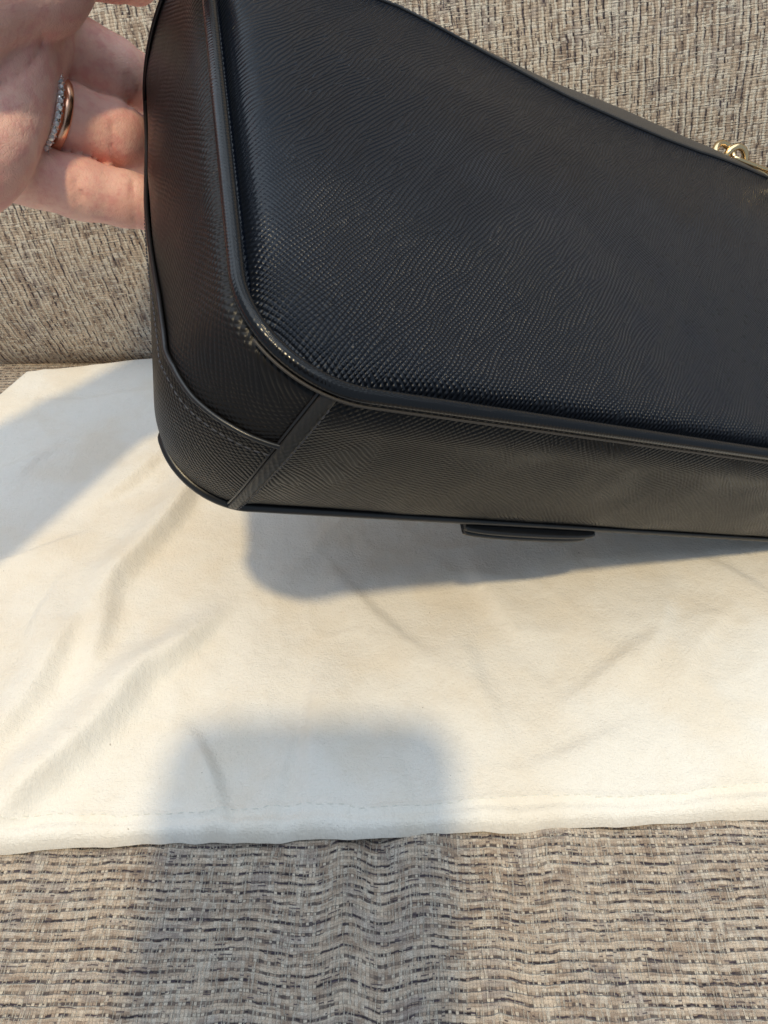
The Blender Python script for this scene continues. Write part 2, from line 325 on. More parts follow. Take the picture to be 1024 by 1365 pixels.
for s_ in (((262, 650), (160, 800), .050, .030, 1), ((160, 800), (118, 890), .05, .020, 1), ((275, 842), (190, 915), .045, .030, 1),
           ((190, 915), (20, 1090), .06, .036, 1), ((225, 610), (140, 670), .05, .016, 1), ((110, 850), (-20, 1020), .06, .026, 1),
           ((-30, 770), (90, 735), .04, .014, 1), ((90, 800), (55, 850), .04, .012, -1), ((258, 1010), (288, 1085), .03, .018, 1),
           ((425, 905), (430, 1060), .06, .016, -1), ((380, 980), (372, 1090), .03, .008, 1), ((455, 790), (560, 870), .05, .012, 1),
           ((640, 760), (690, 860), .06, .012, -1), ((620, 850), (655, 980), .07, .012, 1), ((880, 800), (830, 910), .06, .012, 1),
           ((760, 930), (860, 880), .05, .010, 1), ((900, 930), (960, 830), .05, .010, -1), ((700, 1020), (820, 990), .05, .008, 1),
           ((930, 760), (1010, 800), .05, .010, 1), ((60, 545), (200, 535), .06, .008, 1), ((0, 640), (120, 600), .08, .010, 1),
           ((330, 870), (300, 1000), .07, .010, -1), ((520, 1010), (560, 1090), .04, .008, 1), ((100, 600), (40, 640), .05, .01, 1)):
    Z = Z + seg(*s_)
front = np.broadcast_to(b[..., 0] * 1.0, Z.shape) * np.linalg.norm(c01 - c00)       # distance from the front edge
sx = np.broadcast_to(a[..., 0], Z.shape)
hem = .046 + .006 * np.sin(sx * 40)
Z = Z + .0035 * np.exp(-((front - hem) / .006) ** 2) - .003 * np.exp(-((front - hem + .011) / .007) ** 2)
Z += .003 * smooth(hem - .01, hem - .03, front) * (1 + vnoise(sx * 60, front * 0 + 3, 8))
edge = np.minimum(front, np.minimum(sx, 1 - sx) * 3); edge = np.minimum(edge, (1 - np.broadcast_to(b[..., 0], Z.shape)) * 2.2)
rdg = lambda f_, sd: (.5 - 2 * np.abs(vnoise(x * f_ + .6 * y * f_ + 2 * vnoise(x * 2, y * 2, sd + 1), (y - .4 * x) * f_ * .7 + 2 * vnoise(x * 2 + 7, y * 2, sd + 2), sd))) 
Z = Z + .010 * np.clip(rdg(3.1, 31) - .15, 0, 1) * 1.3 * (.6 + vnoise(x * 1.4, y * 1.4, 35)) + .010 * np.clip(rdg(6.5, 41) - .18, 0, 1) * (.5 + vnoise(x * 2, y * 2, 45))
Z = np.maximum(Z, .006)
rnd = np.sqrt(np.clip(1 - (1 - np.clip(edge / .028, 0, 1)) ** 2, 0, 1))
Z = (Z + .012) * rnd - .014 * (1 - rnd) * 1.0
wav = .010 * vnoise(sx * 30, front * 0, 21) + .004 * vnoise(sx * 90, front * 0, 22)
y2 = y + wav * smooth(.3, 0, front)
P = np.stack([x, y2, Z], -1) * D
cloth = grid('dust_cloth', P, M_cotton, None, uv=np.stack([x * 135, y * 135], -1), flip=False)
tag(cloth, 'creased off-white brushed cotton cloth spread on the tweed seat', 'cloth')

iu = np.arange(60, nu - 60); hp = []
for i_ in iu:
    j_ = int(np.argmin(np.abs(front[i_] - hem[i_]))); hp.append(P[i_, j_] + (0, 0, .00012))
hp = np.array(hp); HV, HF = [], []
Ls = np.r_[0, np.cumsum(np.linalg.norm(np.diff(hp, axis=0), axis=1))]; sp_ = np.arange(0, Ls[-1], .0031)
hq = np.stack([np.interp(sp_, Ls, hp[:, k_]) for k_ in range(3)], 1); hq2 = np.stack([np.interp(sp_ + .0020, Ls, hp[:, k_]) for k_ in range(3)], 1)
for a1, b1 in zip(hq, hq2):
    q_ = tube_pts(np.array([a1 - (0, 0, .0003), a1 * .75 + b1 * .25, a1 * .25 + b1 * .75, b1 - (0, 0, .0003)]), .00013, 5); o_ = len(HV)
    HV += list(q_.reshape(-1, 3)); HF += [tuple(o_ + f_) for f_ in gridfaces(4, 5, True)]
tag(mesh('hem_stitching', HV, HF, plain('cotton_thread', (.86, .82, .73), .8, 2000.), cloth), kind='stuff')
# ------------------------------------------------------------------ the bag
U = np.array([.8822956, .05689327, .46724471]); V = np.array([-.1586289, -.89865855, .40896171]); NN = np.array([-.44316063, .43494363, .78385757])
P0 = np.array([(437 - 512) / 986, (512 - 682.5) / 986, 1.]); TH = .38; TOP = .98; SR = 1.66
def bagw(s, h, t):               # bag frame (along the base, up the face, into the depth) -> world
    s, h, t = np.broadcast_arrays(np.asarray(s, float), np.asarray(h, float), np.asarray(t, float))
    C = P0 + s[..., None] * U + h[..., None] * V + t[..., None] * NN
    return camw(C[..., 0], C[..., 1], C[..., 2])
def pdepth(px, py, t):           # depth at which a line of sight meets the bag level t
    r = np.array([(px - 512) / 986, (py - 682.5) / 986, 1]); A = np.array([U, V, -r]).T
    return np.linalg.solve(A, -(P0 + t * NN))[2]
def outline(q, t, off=0.0):      # perimeter 0..5, t 0 (front) .. 1 (back); off moves outwards
    q, t, off = np.broadcast_arrays(np.asarray(q, float), np.asarray(t, float), np.asarray(off, float))
    sL = -.115 - .025 * t; hB = -.013 + .013 * t; r = .175 - .025 * t; R_ = SR + .02 * t
    s = np.zeros(q.shape); h = np.zeros(q.shape); ds = np.zeros(q.shape); dh = np.zeros(q.shape)
    m = q < 1; s[m] = sL[m]; h[m] = (TOP + (hB + r - TOP) * q)[m]; ds[m] = -1
    m = (q >= 1) & (q < 2); A = (q - 1) * np.pi / 2
    ds[m] = -np.cos(A)[m]; dh[m] = -np.sin(A)[m]; s[m] = (sL + r + r * ds)[m]; h[m] = (hB + r + r * dh)[m]
    m = (q >= 2) & (q < 3); s[m] = (sL + r + (R_ - r - sL - r) * (q - 2))[m]; h[m] = hB[m]; dh[m] = -1
    m = (q >= 3) & (q < 4); A = (q - 3) * np.pi / 2
    ds[m] = np.sin(A)[m]; dh[m] = -np.cos(A)[m]; s[m] = (R_ - r + r * ds)[m]; h[m] = (hB + r + r * dh)[m]
    m = q >= 4; s[m] = R_[m]; h[m] = (hB + r + (TOP - hB - r) * (q - 4))[m]; ds[m] = 1
    return s + ds * off, h + dh * off, ds, dh
def bulge(q, t):
    q, t = np.broadcast_arrays(np.asarray(q, float), np.asarray(t, float))
    b_ = np.where(q < 1, .030 + .014 * smooth(.1, .5, q), np.where(q < 2, .044 - .022 * (q - 1), np.where(q < 3, .022, np.where(q < 4, .022 + .02 * (q - 3), .042))))
    return b_ * np.sin(np.pi * np.clip(t, 0, 1)) ** .8
def gus(q, t, lift=0.0):
    s, h, _, _ = outline(q, t, bulge(q, t) + lift); return bagw(s, h, np.broadcast_to(np.asarray(t, float), s.shape) * TH)
qs_all = np.unique(np.r_[np.linspace(0, 1, 40), np.linspace(1, 2, 50), np.linspace(2, 3, 120), np.linspace(3, 4, 24), np.linspace(4, 4.999, 24)])
def qlen(q): return interp(q, QL)
_s, _h, _, _ = outline(qs_all, .5); QL = np.stack([qs_all, np.r_[0, np.cumsum(np.hypot(np.diff(_s), np.diff(_h)))]], 1)
bag = bpy.data.objects.new('shoulder_bag', None); sc.collection.objects.link(bag)
bag.location = bagw(.7, 0., .38).tolist()
tag(bag, 'black crosshatched leather shoulder bag tilted over the white cloth', 'handbag')
bpy.context.view_layer.update()

def htop(s): return .013 + interp(s, [(.28, -.060), (.354, -.056), (.48, -.052), (.62, -.044), (.82, -.030), (1.15, -.030), (1.3, -.028), (1.47, -.030)]) + interp(s, [(-.2, 1.02), (.284, 1.019), (.353, 1.002), (.482, .975), (.621, .948), (.72, .926), (.819, .912), (.891, .907), (1.02, .905), (1.149, .911), (1.30, .928), (1.467, .953), (1.7, .985)])
def sdf_in(s, h):                # distance inwards from the front piping centre
    sL, hB, r = -.115, -.013, .175
    cx, hx = (sL + SR) / 2, (SR - sL) / 2; qx = np.abs(s - cx) - (hx - r); qy = (hB + r) - h
    d = np.hypot(np.maximum(qx, 0), np.maximum(qy, 0)) + np.minimum(np.maximum(qx, qy), 0) - r
    return -d
def rlen(s, h): return .011 + .024 * np.exp(-((s - .0) ** 2 + (h - .09) ** 2) / .13 ** 2)
# front panel: rows of a fan between the inner groove and a centre line
nq = 420; qq = np.r_[np.linspace(0, 1, 70)[:-1], np.linspace(1, 2, 60)[:-1], np.linspace(2, 3, 170)[:-1], np.linspace(3, 4, 30)[:-1], np.linspace(4, 4.999, 40)]
so, ho, ds, dh = outline(qq, 0., -.006)
ho = np.minimum(ho, htop(so))
cs, ch = .72, .50
lam = np.r_[np.linspace(0, .10, 36)[:-1], np.linspace(.10, 1, 70)]
S = so[:, None] * (1 - lam) + cs * lam; Hh = ho[:, None] * (1 - lam) + ch * lam
# close the top: extra fan between the two top corners along the stitch line
st = np.linspace(so[-1], so[0], 130)[1:-1]; S2 = st[:, None] * (1 - lam) + cs * lam; H2 = htop(st)[:, None] * (1 - lam) + ch * lam
S = np.vstack([S, S2]); Hh = np.vstack([Hh, H2])
d = sdf_in(S, Hh)
puff = .032 - .040 * (1 - np.exp(-np.clip(d - .030, 0, 9) / rlen(S, Hh))) - .022 * smooth(0, .5, d)
puff = np.where(d < .030, .032, puff) + .006 * vnoise(S * 3, Hh * 3, 4)
puff = puff + .012 * smooth(.25, 0., htop(S) - Hh)
def front_t(s, h):
    d_ = sdf_in(s, h); return .032 - .040 * (1 - np.exp(-np.clip(d_ - .030, 0, 9) / .011)) - .022 * smooth(0, .5, d_) + .006 * vnoise(s * 3, h * 3, 4) + .012 * smooth(.25, 0., htop(s) - h)
n, m = S.shape; F = gridfaces(n, m).tolist() + [[(n - 1) * m + j, j, j + 1, (n - 1) * m + j + 1] for j in range(m - 1)]
mesh('front_panel', bagw(S, Hh, puff), F, M_panel, bag, uv=np.stack([S * 135, Hh * 135], -1))
# top binding: the leather folds over beyond the stitch line
sb = np.linspace(-.14, 1.69, 260); wtop = interp(sb, [(-.2, .010), (.354, .010), (.489, .036), (.63, .058), (.843, .092), (.919, .096), (1.05, .090), (1.178, .074), (1.35, .050), (1.48, .032), (1.7, .02)])
ph = np.r_[-.02, np.linspace(0, np.pi / 2, 14)]; ft = front_t(sb, htop(sb))
hb = htop(sb)[:, None] - .002 + wtop[:, None] * np.sin(ph); tb = ft[:, None] - .004 + .035 * (1 - np.cos(ph)) + .004 * (ph < 0)
hb = np.c_[hb, hb[:, -1] - .0, hb[:, -1] - .004]; tb = np.c_[tb, tb[:, -1] + .06, np.full(260, .20)]
grid('top_binding', bagw(np.broadcast_to(sb[:, None], hb.shape), hb, tb), M_bind, bag, uv=np.stack([np.broadcast_to(sb[:, None], hb.shape) * 135, (hb + tb) * 135], -1), flip=True)
# back half of the top opening
hb2 = np.stack([hb[:, -1] - .012, hb[:, -1] - .03, hb[:, -1] - .04], 1); tb2 = np.stack([np.full(260, .205), np.full(260, .33), np.full(260, .375)], 1)
grid('top_closure', bagw(np.broadcast_to(sb[:, None], hb2.shape), hb2, tb2), M_trim, bag, uv=np.stack([np.broadcast_to(sb[:, None], hb2.shape) * 135, (hb2 + tb2) * 135], -1))
# pipings
qp = qs_all; s_, h_, _, _ = outline(qp, 0.); tube('front_piping', bagw(s_, h_, -.004 + 0 * s_), .0118 * D, M_pipe, bag, 16)
s_, h_, _, _ = outline(qp, 1., -.002 - .036 * smooth(1.12, .86, qp)); tube('back_piping', bagw(s_, h_, TH + 0 * s_), (.0092 - .002 * smooth(1.9, 2.6, qp)) * D, M_edge, bag, 14)
# a narrow welt lip just outside the front piping
s_, h_, _, _ = outline(qp, 0., .0112); mq = qp > 1.35; tube('welt', bagw(s_[mq], h_[mq], (.007 + 0 * s_)[mq]), .0024 * D, M_bind, bag, 8)
# gusset pieces
AB = [(0, .97), (.06, .96), (.12, .93), (.20, .89), (.30, .865), (.38, .845), (.5, .77), (.615, .69), (.765, .585), (.845, .53), (.955, .48), (1.12, .435), (1.32, .415), (1.525, .38), (1.80, .345)]
def tAB(q): return interp(q, AB)
def uvq(q, t_): q, t_ = np.broadcast_arrays(q, t_); return np.stack([qlen(q) * 135, t_ * TH * 135], -1)
def piece(name, q0, q1, f0, f1, mat, lift=0.0, nqn=160, nt=40, dip=None):
    q = np.linspace(q0, q1, nqn)[:, None]; k = np.linspace(0, 1, nt)[None]
    t_ = f0(q) * (1 - k) + f1(q) * k; q = np.broadcast_to(q, t_.shape); l = np.zeros(t_.shape) + lift
    if dip is not None: l = l + dip(q, t_, k)
    return grid(name, gus(q, t_, l), mat, bag, uv=uvq(q, t_), flip=True)
QX = 1.80                        # where the cross strip sits
piece('side_gusset', 0, QX, lambda q: .028 + 0 * q, lambda q: np.minimum(tAB(q) + .045, .99), M_side, -.001, 180, 50,
      dip=lambda q, t_, k: -.005 * np.exp(-((1 - k) / .10) ** 2) - .010 * np.exp(-(k / .05) ** 2) + .004 * vnoise(q * 6, t_ * 5, 6) + .002 * np.exp(-((k - .12) / .08) ** 2))
piece('corner_overlay', .05, QX, lambda q: tAB(q) + .002, lambda q: .995 + 0 * q, M_gus, .0015, 180, 40, dip=lambda q, t_, k: -.006 * np.exp(-((1 - k) / .10) ** 2))
piece('base_gusset', QX, 4.999, lambda q: .028 + 0 * q, lambda q: .985 + 0 * q, M_gus, 0., 300, 50,
      dip=lambda q, t_, k: -.010 * np.exp(-(k / .06) ** 2) + .004 * np.exp(-((k - .14) / .07) ** 2) - .006 * np.exp(-((1 - k) / .08) ** 2) + .003 * vnoise(q * 20, t_ * 3, 7))
qe = np.r_[np.zeros(30), np.linspace(.002, QX - .004, 190)]; te = np.r_[np.linspace(.25, .955, 30), tAB(qe[30:])]; tube('edge_bead', gus(qe, te, .0025), .0046 * D, M_edge, bag, 10)
# raised strip across the gusset where side and base leather meet
k = np.linspace(.02, .985, 60)[:, None]; a_ = np.linspace(-1, 1, 14)[None]
qc = QX + .012 + .055 * k ** 1.2 * .9 - .02 * np.sin(k * np.pi); wq = .047 - .010 * k
qg = qc + wq * a_; lift = .003 + .006 * np.sqrt(np.clip(1 - a_ ** 2, 0, 1)) - .008 * (np.abs(a_) > .98)
tg = np.broadcast_to(k, qg.shape)
grid('cross_strip', gus(qg, tg, lift), M_strip, bag, uv=uvq(qg, tg), flip=True)
kk = np.linspace(.02, .98, 60); qk = QX + .012 + .055 * kk ** 1.2 * .9 - .02 * np.sin(kk * np.pi)
tube('strip_crease', gus(qk - (.047 - .010 * kk) - .004, kk, .0005), .0028 * D, M_edge, bag, 8)
# back panel
lam = np.linspace(0, 1, 12); so, ho, _, _ = outline(qq, 1., -.004); ho = np.minimum(ho, .91)
st = np.linspace(so[-1], so[0], 60)[1:-1]; so = np.r_[so, st]; ho = np.r_[ho, np.full(58, .91)]
S = so[:, None] * (1 - lam) + cs * lam; Hh = ho[:, None] * (1 - lam) + ch * lam; n, m = S.shape
F = gridfaces(n, m, flip=True).tolist() + [[(n - 1) * m + j + 1, j + 1, j, (n - 1) * m + j] for j in range(m - 1)]
mesh('back_panel', bagw(S, Hh, TH + .006 * smooth(0, .3, lam[None] * .7 + 0 * S)), F, M_gus, bag, uv=np.stack([S * 135, Hh * 135], -1))
# stitches: short thread bars along the seams, one joined mesh
def stitches(name, pos, tang, nrm, L_, r):
    V, F = [], []; pos, tang, nrm = map(np.asarray, (pos, tang, nrm))
    for p, t_, n_ in zip(pos, tang, nrm):
        t_ = t_ / np.linalg.norm(t_); b_ = np.cross(t_, n_); b_ /= np.linalg.norm(b_); n2 = np.cross(b_, t_)
        base = len(V)
        for e, rr, dz in ((-1, .5, -.7), (-.5, 1, 0), (.5, 1, 0), (1, .5, -.7)):
            for k_ in range(5):
                th = 2 * math.pi * k_ / 5; V.append(p + t_ * L_ * .5 * e + (b_ * math.cos(th) + n2 * (math.sin(th) + dz)) * r * rr)
        for g_ in range(3):
            for k_ in range(5): F.append((base + g_ * 5 + k_, base + g_ * 5 + (k_ + 1) % 5, base + (g_ + 1) * 5 + (k_ + 1) % 5, base + (g_ + 1) * 5 + k_))
    return tag(mesh(name, V, F, M_thread, bag), kind='stuff')
def along(fn, a0, a1, step):     # sample a curve at equal spacing
    a_ = np.linspace(a0, a1, 1500); p = fn(a_); L_ = np.r_[0, np.cumsum(np.linalg.norm(np.diff(p, axis=0), axis=1))]
    aa = np.interp(np.arange(step, L_[-1], step), L_, a_); e = 1e-3
    return aa, fn(aa), fn(aa + e) - fn(aa - e)
Nw = camw(*NN) - camw(0, 0, 0)
def gnorm(q, t_): return (gus(q, t_, .01) - gus(q, t_, 0.))
aa, p, t_ = along(lambda q: gus(q, tAB(q) + .060 + .01 * smooth(1., .4, q), .0055), .30, QX - .03, .0019)
stitches('overlay_stitching', p, t_, gnorm(aa, tAB(aa)), .0014, .00022)
aa, p, t_ = along(lambda k_: gus(QX + .012 + .055 * k_ ** 1.2 * .9 - .02 * np.sin(k_ * np.pi) + .034 - .006 * k_, k_, .0095), .05, .96, .0016)
stitches('strip_stitching', p, t_, gnorm(QX + 0 * aa, aa), .0012, .00019)
aa, p, t_ = along(lambda s__: bagw(s__, htop(s__) + .001, front_t(s__, htop(s__)) - .003), -.1, 1.64, .0020)
stitches('top_stitching', p, t_, np.broadcast_to(-Nw, p.shape), .0015, .00020)
# dark stitched crease under the binding
sg = np.linspace(-.12, 1.66, 260)
tube('stitch_crease', bagw(sg, htop(sg) - .002, front_t(sg, htop(sg)) - .001), .0036 * D, M_edge, bag, 8)
# leather tab behind the lower back edge
cx_, hl = .650, .178; xx = np.linspace(-1, 1, 61)
def slab(name, t0, t1, drop, hl_, mat):
    rr = np.sqrt(np.clip(1 - np.abs(xx) ** 2.6, 0, 1)); lo = -.010 - drop * .52 * rr; V = []; rows = []
    prof_ = [(0, 0, t0), (1, .0, t0), (1, .006, (t0 + t1) / 2), (1, 0, t1), (0, 0, t1)]
    A = np.zeros((61, 7, 3))
    for i, (x_, l_) in enumerate(zip(xx, lo)):
        r_ = .3 * (t1 - t0)
        pts = [(.30, t0), (l_ + .006, t0), (l_ + .001, t0 + r_ * .4), (l_ - .001, (t0 + t1) / 2), (l_ + .001, t1 - r_ * .4), (l_ + .006, t1), (.30, t1)]
        for j, (h__, t__) in enumerate(pts): A[i, j] = bagw(cx_ + x_ * hl_, h__, t__)
    V = A.reshape(-1, 3); F = gridfaces(61, 7, flip=True).tolist() + [list(range(7)), list(range(60 * 7, 61 * 7))[::-1]]
    F += [[i * 7 + 6, i * 7, (i + 1) * 7, (i + 1) * 7 + 6] for i in range(60)]
    return mesh(name, V, F, mat, bag, uv=np.tile(np.array([[0, 0]]), (len(V), 1)) + np.c_[np.repeat(xx, 7) * 24, np.tile(np.arange(7), 61) * 1.])
slab('tab_lining', .390, .402, .022, hl, M_edge); slab('tab', .409, .422, .020, hl * .94, M_edge)
# gold chain where the strap leaves the top
def ring_path(c, ax1, ax2, r1, r2, n=40):
    a_ = np.linspace(0, 2 * np.pi, n, endpoint=False)[:, None]; return c + np.cos(a_) * ax1 * r1 + np.sin(a_) * ax2 * r2
def unit(v_): v_ = np.asarray(v_, float); return v_ / np.linalg.norm(v_)
Uw, Vw, NW = unit(camw(*U) - camw(0, 0, 0)), unit(camw(*V) - camw(0, 0, 0)), unit(Nw)
for i, (px_, py_, tw, r1, r2) in enumerate(((966, 209, .35, .036, .038), (979, 214, 1.0, .034, .034), (1012, 243, .3, .043, .036), (1042, 262, 1.4, .043, .036))):
    c = W(px_, py_, 2.00 + .025 * i); d1 = unit(Uw * .95 - Vw * .1); d2 = unit(np.cross(d1, NW)); d3 = np.cross(d1, d2)
    b2 = d2 * math.cos(tw) + d3 * math.sin(tw)
    tube('chain_link', ring_path(c, d1, b2, r1 * D, r2 * D), .0092 * D, M_gold, bag, 12, True)
tube('zip_bar', np.linspace(W(978, 210, 2.00), W(1075, 246, 2.12), 12), .0060 * D, M_gold, bag, 10)

# ------------------------------------------------------------------ hand: a distance field turned into one skin
def Q(px, py, d, r): return np.array([*(W(px, py, d) / D), r])
fingers = [
    [Q(72, -52, 1.46, .070), Q(150, -46, 1.56, .062), Q(235, -10, pdepth(235, -10, .46), .058), Q(330, 30, pdepth(330, 30, .45), .052)],
    [Q(50, 50, 1.50, .072), Q(108, 74, 1.56, .0675), Q(150, 94, 1.60, .064), Q(205, 120, pdepth(205, 120, .47), .062), Q(310, 160, pdepth(310, 160, .45), .053)],
    [Q(25, 136, 1.48, .062), Q(95, 158, 1.55, .0625), Q(150, 178, 1.60, .064), Q(200, 198, pdepth(200, 198, .47), .058), Q(300, 226, pdepth(300, 226, .45), .052)],
    [Q(-15, 222, 1.46, .062), Q(52, 236, 1.53, .0575), Q(108, 252, 1.57, .0595), Q(165, 265, 1.61, .055), Q(215, 275, pdepth(215, 275, .47), .052), Q(290, 285, pdepth(290, 285, .44), .048)]]
wr = np.array([-1.16, 1.00, 1.12])
palm = [(Q(60, -40, 1.44, .085), np.r_[wr + (-.05, .10, .06), .14]), (Q(30, 50, 1.45, .092), np.r_[wr + (0, .03, .03), .15]),
        (Q(8, 135, 1.44, .092), np.r_[wr + (.02, -.03, -.03), .15]), (Q(-32, 205, 1.42, .088), np.r_[wr + (.05, -.08, -.08), .14])]
pads = [Q(2, 70, 1.38, .092), Q(-8, 128, 1.38, .092), Q(-22, 185, 1.37, .092), Q(-45, 225, 1.38, .085)]
thumb = [np.r_[wr + (.02, .12, .10), .15], Q(-120, -10, 1.20, .125), Q(46, -30, 1.34, .086), Q(150, -150, 1.28, .070), Q(260, -190, 1.18, .062)]
arm = [np.r_[wr, .17], np.array([-1.42, .62, 1.14, .175]), np.array([-1.9, -.1, 1.2, .24])]
fore = 0
gx = np.r_[np.linspace(-2.0, -1.18, 28)[:-1], np.linspace(-1.18, -.28, 130)]; gy = np.r_[np.linspace(-.4, 1.05, 50)[:-1], np.linspace(1.05, 2.05, 140)]; gz = np.linspace(.70, 1.62, 120)
GX, GY, GZ = np.meshgrid(gx, gy, gz, indexing='ij'); GP = np.stack([GX, GY, GZ], -1).astype(np.float32)
def cap(a_, b_):
    pa = GP - a_[:3].astype(np.float32); ba = (b_[:3] - a_[:3]).astype(np.float32); hh = np.clip((pa @ ba) / (ba @ ba), 0, 1)
    return np.sqrt(((pa - hh[..., None] * ba) ** 2).sum(-1)) - (a_[3] + (b_[3] - a_[3]) * hh).astype(np.float32)
def smin(a_, b_, k_):
    hh = np.clip(.5 + .5 * (b_ - a_) / k_, 0, 1); return b_ * (1 - hh) + a_ * hh - k_ * hh * (1 - hh)
body = None
for a_, b_ in palm: c_ = cap(a_, b_); body = c_ if body is None else smin(body, c_, .07)
for i in range(2): body = smin(body, cap(arm[i], arm[i + 1]), .08)
for p_ in pads: body = smin(body, (np.sqrt(((GP - p_[:3].astype(np.float32)) ** 2).sum(-1)) - p_[3]).astype(np.float32), .035)
for fi, fg in enumerate(fingers):
    f_ = None
    for i in range(len(fg) - 1): c_ = cap(fg[i], fg[i + 1]); f_ = c_ if f_ is None else smin(f_, c_, .025)
    # flexion creases: shallow grooves round a joint
    for ji in ((1, 2) if fi == 1 else (2,) if fi < 3 else (2, 3)):
        jn = fg[ji][:3]; ax_ = unit(fg[ji + 1][:3] - fg[ji - 1][:3]) if ji + 1 < len(fg) else unit(jn - fg[ji - 1][:3])
        if fi == 1 and ji == 1: continue
        rel = GP - jn.astype(np.float32); pr__ = rel @ ax_.astype(np.float32); dist = np.sqrt((rel ** 2).sum(-1))
        for o_, am in ((-.012, .0025), (.012, .002)): f_ = f_ + .3 * am * np.exp(-((pr__ - o_) / .0065) ** 2) * smooth(.11, .06, dist)
    body = smin(body, f_, .010)
th = None
for i in range(4): c_ = cap(thumb[i], thumb[i + 1]); th = c_ if th is None else smin(th, c_, .05)
body = smin(body, th, .014)
cX, cY, cZ = GX, (1.54 - GZ - GY) * SQ, (GY + 1.54 - GZ) * SQ      # camera right, down, forward
PXg, PYg = cX / cZ * 986 + 512, cY / cZ * 986 + 682.5
for pl, am, sg in (([(-12, 120), (22, 104), (48, 80), (60, 45)], .008, 3.0), ([(-15, 165), (20, 150), (50, 152)], .005, 3.4), ([(-10, 60), (25, 38), (60, 34)], .003, 4.), ([(151, 160), (149, 188), (153, 218)], .009, 2.), ([(158, 162), (157, 190), (160, 218)], .006, 1.8), ([(104, 230), (101, 255), (106, 290)], .009, 2.),
                   ([(111, 232), (109, 255), (113, 288)], .007, 1.8), ([(168, 100), (172, 124), (170, 150)], .008, 2.), ([(-5, 235), (18, 228), (38, 210)], .003, 3.), ([(178, 240), (176, 268), (180, 300)], .006, 2.)):
    dd = np.full(GX.shape, 1e3, np.float32)
    for (x0_, y0_), (x1_, y1_) in zip(pl, pl[1:]):
        ex, ey = x1_ - x0_, y1_ - y0_; tt_ = np.clip(((PXg - x0_) * ex + (PYg - y0_) * ey) / (ex * ex + ey * ey), 0, 1)
        dd = np.minimum(dd, np.hypot(PXg - x0_ - tt_ * ex, PYg - y0_ - tt_ * ey).astype(np.float32))
    body = body + am * np.exp(-(dd / sg) ** 2)
def surface_nets(F_, gx, gy, gz):
    ins = F_ < 0; nx, ny, nz = F_.shape
    cs_ = np.zeros((nx - 1, ny - 1, nz - 1), np.uint8)
    for i in (0, 1):
        for j in (0, 1):
            for k_ in (0, 1): cs_ += ins[i:nx - 1 + i, j:ny - 1 + j, k_:nz - 1 + k_]
    act = (cs_ > 0) & (cs_ < 8); ids = -np.ones(act.shape, int); ids[act] = np.arange(act.sum())
    I, J, K = np.nonzero(act); acc = np.zeros((len(I), 3)); cnt = np.zeros(len(I))
    co = (gx, gy, gz)
    for a0 in range(8):
        for axx in range(3):
            o0 = np.array([a0 & 1, a0 >> 1 & 1, a0 >> 2 & 1])
            if o0[axx]: continue
            o1 = o0.copy(); o1[axx] = 1
            f0 = F_[I + o0[0], J + o0[1], K + o0[2]]; f1 = F_[I + o1[0], J + o1[1], K + o1[2]]; mk = (f0 < 0) != (f1 < 0)
            w_ = np.where(mk, f0 / np.where(mk, f0 - f1, 1), 0)
            p0 = np.stack([co[0][I + o0[0]], co[1][J + o0[1]], co[2][K + o0[2]]], 1); p1 = np.stack([co[0][I + o1[0]], co[1][J + o1[1]], co[2][K + o1[2]]], 1)
            acc += np.where(mk[:, None], p0 + w_[:, None] * (p1 - p0), 0); cnt += mk
    Vv = acc / cnt[:, None]; faces = []
    for axx in range(3):
        sh_ = [slice(1, -1)] * 3; sh_[axx] = slice(0, -1)
        a_ = ins[tuple(sh_)]; s2 = list(sh_); s2[axx] = slice(1, None); b_ = ins[tuple(s2)]
        I, J, K = np.nonzero(a_ != b_); base = [I, J, K]
        for ax2 in range(3):
            if ax2 != axx: base[ax2] = base[ax2] + 1
        flip = a_[I, J, K]; u_, v_ = [(1, 2), (2, 0), (0, 1)][axx]; q_ = []
        for du, dv in ((0, 0), (1, 0), (1, 1), (0, 1)):
            ii = [base[0].copy(), base[1].copy(), base[2].copy()]; ii[u_] -= 1 - du; ii[v_] -= 1 - dv; q_.append(ids[tuple(ii)])
        q_ = np.stack(q_, 1); q_[~flip] = q_[~flip][:, ::-1]; faces.append(q_)
    return Vv, np.vstack(faces)
Vh, Fh = surface_nets(body, gx, gy, gz); Fh = Fh[(Fh >= 0).all(1)]
# light relaxation to lose the grid steps
E_ = np.vstack([Fh[:, [0, 1]], Fh[:, [1, 2]], Fh[:, [2, 3]], Fh[:, [3, 0]]])
for it in range(2):
    A_ = np.zeros_like(Vh); C_ = np.zeros(len(Vh))
    for c0, c1 in ((0, 1), (1, 0)):
        for k_ in range(3): A_[:, k_] += np.bincount(E_[:, c0], Vh[E_[:, c1], k_], len(Vh))
        C_ += np.bincount(E_[:, c0], minlength=len(Vh))
    Vh = Vh * .5 + .5 * A_ / np.maximum(C_, 1)[:, None]
org = wr * D
hand = mesh('person', Vh * D - org, Fh, M_skin); hand.location = org.tolist()
tag(hand, 'left hand and bare forearm reaching in from the left, fingers behind the bag', 'person')

